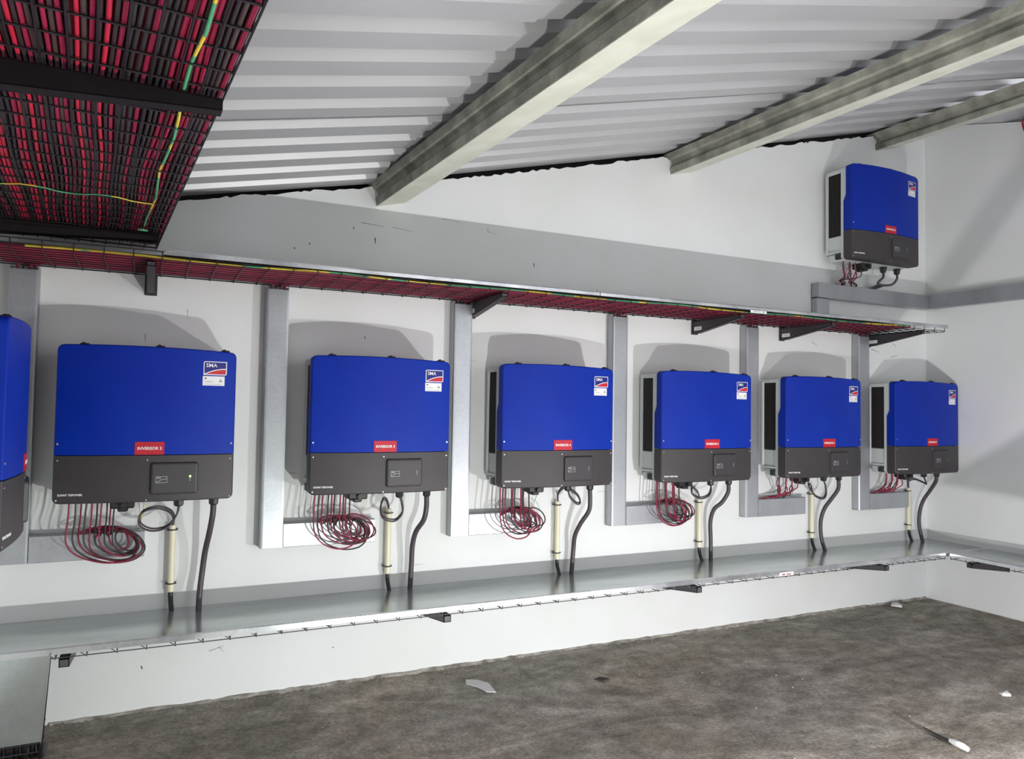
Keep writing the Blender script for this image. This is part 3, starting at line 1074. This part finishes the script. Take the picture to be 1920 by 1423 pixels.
for layer in (0, 1):
    y = -0.018
    while y > -0.395:
        r = rc.uniform(0.0038, 0.0046)
        kind = rc.choices('rb', (7, 2) if layer == 0 else (4, 4))[0]
        wall_cable(y, layer, kind, r, rc.choice([4.72, 4.74, 4.75, 4.76]) if y > -0.33 else 4.75)
        y -= 2 * r + rc.uniform(0.0014, 0.004) + (0.006 if layer else 0)
ep = [(-0.1 + i * 0.13, -0.404 + 0.004 * math.sin(i * 1.3), TZ + 0.014 + 0.004 * math.sin(i * 0.9)) for i in range(38)]
tag(obj('earth_cable', MB().tube(ep, 0.0045, 6), M_EARTH), 'yellow and green earth cable along the front of the wall tray', 'cable')
# short tails from the tray into each trunk
for i, (x, L, where) in enumerate(TRN):
    for k in range(4):
        xx = x + 0.02 + k * 0.02
        pts = spline([(xx + 0.05, -0.05 - 0.004 * k, TZ + 0.012), (xx + 0.012, -0.04, TZ + 0.002), (xx, -0.034, TZ - 0.02), (xx, -0.03, TZ - 0.10)], 4)
        kind = 'red' if k != 1 else 'black'
        tag(obj(kind + '_tail_cable', MB().tube(pts, 0.0036, 6), M_CRED if kind == 'red' else M_CBLK),
            kind + ' cable entering the top of the trunk ' + where, 'cable', kind + ' cables entering the trunk ' + where)

# ------------------------------------------------------------------ cables below each inverter
def solar_cables(k, style):
    x0, z0 = INV[k]
    base = z0
    r_ = random.Random(100 + k)
    nm = 'the ' + ORD[k]
    xs = [0.050, 0.072, 0.092, 0.112, 0.130, 0.148, 0.166, 0.184, 0.200, 0.214]
    for i, sx in enumerate(xs):
        kind = 'red' if i % 2 == 0 else 'black'
        if style == 'short':
            kind = 'black' if i in (1, 5, 8) else 'red'
        sx = x0 + sx
        yy = -0.14 + 0.03 * (i % 3) / 2
        j = lambda s: r_.uniform(-s, s)
        if style == 'coil':
            e = i / 9.0
            lx = sx - x0 - 0.004                       # left side of the loop stays under its plug
            rx = 0.345 - 0.085 * r_.random() - (0.02 if k == 4 else 0)
            if k == 4 and i == 1:
                rx = 0.24
            ax = (rx - lx) / 2
            bz = 0.082 - 0.040 * e * r_.uniform(0.6, 1.0) + j(0.006)
            cx_, cz_ = x0 + (rx + lx) / 2, base - 0.188 + 0.018 * e + j(0.010)
            ctrl = [(sx, yy, base + 0.006), (sx - 0.003 + j(.003), yy - 0.004, base - 0.075)]
            turns = r_.choice((330, 340, 350, 600)) if i > 2 else 335
            steps = int(turns / 38)
            for a_ in range(steps + 1):
                an = math.radians(178 + turns * a_ / steps)
                kk = 1.0 - 0.10 * (an - PI) / PI
                ctrl.append((cx_ + ax * kk * math.cos(an) + 0.02 * math.sin(an) * -1 * 0.6, yy - 0.018 + 0.05 * a_ / steps, cz_ + bz * kk * math.sin(an) - 0.10 * ax * math.cos(an)))
            ctrl += [(x0 + 0.17 + j(.012), -0.075, base - 0.125 + j(.008)), (x0 + 0.13 + j(.01), -0.045, base - 0.150)]
        elif style == 'short':
            tx = x0 + 0.02 + r_.uniform(-0.03, 0.17)
            dip = r_.uniform(-0.012, 0.014)
            ctrl = [(sx, yy, base + 0.006), (sx + j(.008), yy + j(.006), base - 0.05), (sx + j(.016) + 0.010, yy + 0.02 + j(.012), base - 0.092 + dip),
                    ((sx + tx) / 2 + 0.02 + j(.01), -0.080 + j(.012), base - 0.128 + dip * .7), (tx + 0.01, -0.052 + j(.005), base - 0.136 + dip * .3), (tx - 0.03, -0.03, base - 0.158)]
        else:
            tx = x0 + 0.16 + r_.uniform(-0.06, 0.10)
            ctrl = [(sx, yy, base + 0.006), (sx + j(.01), yy, base - 0.04), (sx + 0.02 + j(.02), yy + 0.02, base - 0.085 + j(.01)),
                    (tx - 0.03, -0.085 + j(.01), base - 0.118 + j(.006)), (tx + 0.04, -0.05, base - 0.128 + j(.006)), (tx + 0.02, -0.03, base - 0.16)]
        tag(obj(kind + '_solar_cable', MB().tube(spline(ctrl, 5), 0.0036, 6), M_CSOL if kind == 'red' else M_CBLK),
            '%s cable hanging from the underside of %s' % (kind, nm), 'cable', '%s cables under %s' % (kind, nm))


for k in (2, 3, 4, 5):
    solar_cables(k, 'coil')
for k in (6, 7):
    solar_cables(k, 'short')
solar_cables(8, 'high')
# pale wire beside the switch, as under INVERSOR 2 and 3
for k in (2, 3, 4, 5, 6, 7):
    x0 = INV[k][0]
    tag(obj('thin_earth_wire', MB().tube(spline([(x0 + 0.315, -0.06, 0.93), (x0 + 0.318, -0.03, 0.86), (x0 + 0.305, -0.012, 0.80), (x0 + 0.30, -0.01, 0.755)], 4), 0.0018, 5), M_PVC if k % 2 else M_EARTH),
        'thin pale wire on the wall below the ' + ORD[k], 'wire')

# data cables looping from the gland into a beige pipe, and the thick AC cable
PIPE = {2: (0.434, 0.792), 3: (1.402, 0.820), 4: (2.354, 0.820), 5: (3.335, 0.795), 6: (4.272, 0.812), 7: (5.224, 0.800)}
LOOP = {
    2: [(0.452, -0.13, 0.895), (0.445, -0.135, 0.85), (0.41, -0.14, 0.80), (0.35, -0.14, 0.788), (0.305, -0.14, 0.815), (0.31, -0.135, 0.86), (0.36, -0.12, 0.878), (0.41, -0.09, 0.862), (0.434, -0.05, 0.83), (0.434, -0.03, 0.79)],
    3: [(1.424, -0.13, 0.895), (1.436, -0.13, 0.86), (1.438, -0.135, 0.81), (1.40, -0.14, 0.775), (1.345, -0.135, 0.79), (1.335, -0.12, 0.835), (1.355, -0.09, 0.872), (1.385, -0.05, 0.86), (1.402, -0.032, 0.82)],
    4: [(2.359, -0.13, 0.895), (2.372, -0.135, 0.85), (2.41, -0.14, 0.815), (2.432, -0.14, 0.822), (2.418, -0.13, 0.86), (2.37, -0.11, 0.895), (2.36, -0.07, 0.89), (2.352, -0.04, 0.86), (2.354, -0.03, 0.82)],
    5: [(3.334, -0.13, 0.895), (3.335, -0.135, 0.86), (3.31, -0.14, 0.825), (3.25, -0.14, 0.812), (3.20, -0.13, 0.838), (3.215, -0.11, 0.872), (3.26, -0.08, 0.86), (3.32, -0.04, 0.825), (3.335, -0.03, 0.79)],
    6: [(4.265, -0.13, 0.895), (4.285, -0.13, 0.85), (4.285, -0.135, 0.80), (4.25, -0.14, 0.772), (4.19, -0.135, 0.79), (4.165, -0.11, 0.84), (4.19, -0.08, 0.862), (4.25, -0.045, 0.845), (4.272, -0.03, 0.805)],
    7: [(5.247, -0.13, 0.895), (5.265, -0.13, 0.86), (5.275, -0.13, 0.835), (5.24, -0.12, 0.85), (5.19, -0.10, 0.868), (5.17, -0.07, 0.855), (5.20, -0.045, 0.84), (5.222, -0.03, 0.80)],
}
AC = {2: [(0.590, -0.13, 0.892), (0.588, -0.13, 0.84), (0.578, -0.11, 0.76), (0.566, -0.08, 0.68), (0.556, -0.07, 0.58), (0.548, -0.08, 0.49), (0.546, -0.09, 0.424)],
      3: [(1.562, -0.13, 0.892), (1.562, -0.13, 0.83), (1.553, -0.12, 0.77), (1.525, -0.09, 0.71), (1.515, -0.07, 0.64), (1.515, -0.06, 0.55), (1.510, -0.06, 0.424)],
      4: [(2.497, -0.13, 0.892), (2.500, -0.13, 0.83), (2.498, -0.12, 0.77), (2.465, -0.09, 0.70), (2.445, -0.065, 0.63), (2.445, -0.05, 0.55), (2.432, -0.055, 0.424)],
      5: [(3.472, -0.13, 0.892), (3.468, -0.13, 0.84), (3.44, -0.11, 0.78), (3.405, -0.08, 0.735), (3.395, -0.06, 0.66), (3.402, -0.055, 0.55), (3.400, -0.06, 0.424)],
      6: [(4.403, -0.13, 0.892), (4.398, -0.13, 0.83), (4.36, -0.11, 0.765), (4.325, -0.085, 0.70), (4.308, -0.07, 0.62), (4.305, -0.075, 0.52), (4.325, -0.09, 0.424)],
      7: [(5.385, -0.13, 0.892), (5.375, -0.13, 0.85), (5.33, -0.12, 0.79), (5.285, -0.10, 0.72), (5.265, -0.085, 0.64), (5.258, -0.085, 0.54), (5.275, -0.10, 0.424)]}
for k, (px, pz) in PIPE.items():
    t = thing('conduit_pipe', 'beige plastic conduit pipe on the wall below the ' + ORD[k], 'pipe', (px, -0.030, 0.0), 0, 'beige conduit pipes')
    zb = 0.505
    p = MB()
    p.tube([(0, 0, zb), (0, 0, pz)], 0.0145, 10)
    obj('pipe', p, M_PVC, t)
    for z in (pz - 0.02, zb + 0.035):
        tie = MB().tube([(0, 0, z - 0.003), (0, 0, z + 0.003)], 0.0162, 10, smooth=False)
        tie.box((-0.022, -0.004, z - 0.003), (0.022, 0.022, z + 0.003))
        obj('cable_tie', tie, M_TIE, t, label='black cable tie')
    tl = MB().tube(spline([(0, 0, zb + 0.01), (0.001, -0.002, zb - 0.03), (0.006, -0.02, 0.424)], 4), 0.010, 8)
    obj('cable_tail', tl, M_PLAST, t, label='black cable end leaving the pipe')
    two = MB()
    two.tube(spline(LOOP[k], 5), 0.0046, 6)
    two.tube([q + Vector((0.004, 0.009, 0.008)) for q in spline(LOOP[k], 5)], 0.0042, 6)
    tag(obj('data_cable', two, M_AC), 'pair of thin dark cables looping from the %s into its pipe' % ORD[k], 'cable', 'looped data cables')
    tag(obj('power_cable', MB().tube(spline(AC[k], 5), 0.0125, 10), M_AC), 'thick dark power cable from the %s to the low tray' % ORD[k], 'cable', 'thick power cables')
for gx, kind, end in [(0.452, 'inner', (4.86, -0.06, 2.203)), (0.590, 'outer', (4.82, -0.06, 2.200))]:
    X, Z = INV[8]
    tag(obj('power_cable', MB().tube(spline([(X + gx, -0.13, Z - 0.035), (X + gx, -0.13, Z - 0.07), (X + gx - 0.03, -0.11, Z - 0.11), (end[0] + 0.03, -0.08, end[2] + 0.015), end, (end[0] - 0.06, -0.03, end[2] - 0.03)], 5), 0.008, 8), M_AC),
        'dark cable curving from the %s gland of the high inverter into the upper trunk' % kind, 'cable')

# red cables coming over the top of the right wall
for i in range(4):
    p = [(5.66, -0.70 - i * .02, 3.40), (5.50, -0.70 - i * .022, 3.31), (5.44, -0.705 - i * .025, 3.25 - i * .005), (5.44, -0.75 - i * .03, 3.10), (5.445, -0.84 - i * .03, 2.85), (5.445, -0.88 - i * .03, 2.5), (5.43, -0.89 - i * .03, 2.185)]
    tag(obj('red_wall_cable', MB().tube(spline(p, 4), 0.006, 6), M_CRED), 'red cable coming over the top of the right wall at the right edge', 'cable', 'red cables over the right wall')

# ------------------------------------------------------------------ litter on the floor
def flake(name, pts, z, label, cat, m_=M_PAPER, lift=0.006):
    r_ = random.Random(len(pts) + int(pts[0][0] * 100))
    n = len(pts)
    c = (sum(p[0] for p in pts) / n, sum(p[1] for p in pts) / n)
    vs = [(p[0], p[1], z + r_.uniform(0.001, lift)) for p in pts] + [(c[0], c[1], z + lift)]
    vs += [(q[0], q[1], z - 0.001) for q in vs]
    fs = [(i, (i + 1) % n, n) for i in range(n)] + [((i + 1) % n + n + 1, i + n + 1, 2 * n + 1) for i in range(n)] + [(i, i + n + 1, (i + 1) % n + n + 1, (i + 1) % n) for i in range(n)]
    tag(obj(name, MB().add(vs, fs), m_), label, cat)


flake('paper_scrap', [(1.75, -0.22), (1.80, -0.24), (1.83, -0.31), (1.82, -0.42), (1.78, -0.40), (1.765, -0.33), (1.73, -0.27)], 0.002, 'crumpled pale paper scrap lying on the floor below the fourth inverter', 'paper')
flake('paper_scrap', [(5.05, -0.03), (5.08, -0.07), (5.03, -0.12), (5.00, -0.14), (4.97, -0.08), (5.01, -0.05)], 0.004, 'white crumpled paper scrap in the far floor corner', 'paper', lift=0.02)
flake('dark_chip', [(2.33, -0.46), (2.37, -0.45), (2.40, -0.49), (2.36, -0.50)], 0.002, 'small dark chip on the floor right of the paper scrap', 'debris', M_DARKM)
flake('white_chip', [(4.02, -1.38), (4.05, -1.40), (4.03, -1.43), (4.0, -1.41)], 0.002, 'small white chip near the right edge of the floor', 'debris', lift=0.015)
# ragged mortar splash where the back wall meets the slab
me_ = MB()
rgm = random.Random(31)
x, ptsm = 0.0, []
while x < 5.45:
    w_ = 0.010 + abs(rgm.gauss(0, 0.012))
    ptsm.append((x, w_, 0.004 + rgm.random() * 0.007))
    x += rgm.uniform(0.01, 0.07)
for i, (x, w_, h_) in enumerate(ptsm):
    me_.v += [(x, 0.001, h_), (x, -w_ * 0.5, h_ * 0.75), (x, -w_, -0.006)]
for i in range(len(ptsm) - 1):
    for k in range(2):
        a_ = i * 3 + k
        me_.f.append((a_, a_ + 3, a_ + 4, a_ + 1))
        me_.s.append(True)
obj('mortar_edge', me_, M_MORTAR, wall_back, label='rough grey mortar along the foot of the wall')
# brush with a white handle
t = thing('putty_knife', 'long thin dark blade with a white handle lying on the floor at lower right', 'tool', (3.275, -1.64, 0.006), math.atan2(-0.213, -0.047) + PI / 2)
obj('blade', MB().prism([(-0.003, 0.145, 0.0), (0.003, 0.145, 0.0), (0.012, 0.02, 0.0), (0.012, 0.0, 0.0), (-0.012, 0.0, 0.0), (-0.012, 0.02, 0)], (0, 0, 0.003)), M_BRISTLE, t)
obj('handle', MB().tube([(0, 0.002, 0.008), (0, -0.02, 0.010), (0, -0.06, 0.011), (0, -0.085, 0.010)], [0.008, 0.013, 0.013, 0.009], 8), M_WHITE, t, label='white handle')
# grit along the foot of the wall and scattered over the slab
gr = MB()
rg = random.Random(21)
for i in range(520):
    if i < 440:
        x, y = rg.uniform(0.0, 5.4), -abs(rg.gauss(0, 0.03)) - 0.004
    else:
        x, y = rg.uniform(0.1, 5.4), -rg.uniform(0.05, 2.4)
    s = rg.uniform(0.0015, 0.0065)
    gr.add([(x - s, y, -0.003), (x + s * .7, y - s, -0.003), (x + s, y + s * .8, -0.003), (x, y, s * 0.5)], [(0, 1, 3), (1, 2, 3), (2, 0, 3), (0, 2, 1)])
o = obj('floor_grit', gr, M_STONE)
tag(o, 'loose grit and crumbs strewn over the concrete floor', 'grit')
o['kind'] = 'stuff'

# ------------------------------------------------------------------ floodlight right of the frame, with a bar and plate added for their shadows
t = thing('floodlight', 'portable floodlight on the floor beside the camera, with added shadow-casting bar and plate', 'lamp', (3.05, -2.55, 0.0))
obj('housing', MB().bbox((-0.10, -0.09, 0.02), (0.10, 0.02, 0.045), 0.006).bbox((-0.10, -0.09, 0.045), (0.10, -0.05, 0.19), 0.006), M_BRKT, t)
obj('foot', MB().tube([(-0.10, -0.12, 0.010), (0.10, -0.12, 0.010), (0.10, 0.06, 0.010), (-0.10, 0.06, 0.010), (-0.10, -0.12, 0.010)], 0.010, 6), M_BRKT, t)
obj('handle', MB().tube([(0.55, 0.655, 0.565), (0.55, 0.50, 0.745), (0.55, 0.30, 0.97), (0.40, -0.30, 0.80), (0.10, -0.10, 0.02)], 0.015, 8), M_BRKT, t)  # added bar, shaped to cast the diagonal shadow on the right wall
obj('shadow_plate', MB().prism([(0.548, 0.640, 0.268), (0.548, 0.504, 0.257), (0.548, 0.30, 0.25), (0.548, 0.30, 0.46), (0.548, 0.501, 0.355)], (0.004, 0, 0)), M_BRKT, t)  # added plate, cut to cast the wedge of shadow on the right wall
obj('shadow_plate_arm', MB().tube([(0.550, 0.31, 0.26), (0.30, -0.1, 0.06), (0.10, -0.06, 0.03)], 0.008, 6), M_BRKT, t)  # arm carrying the added plate
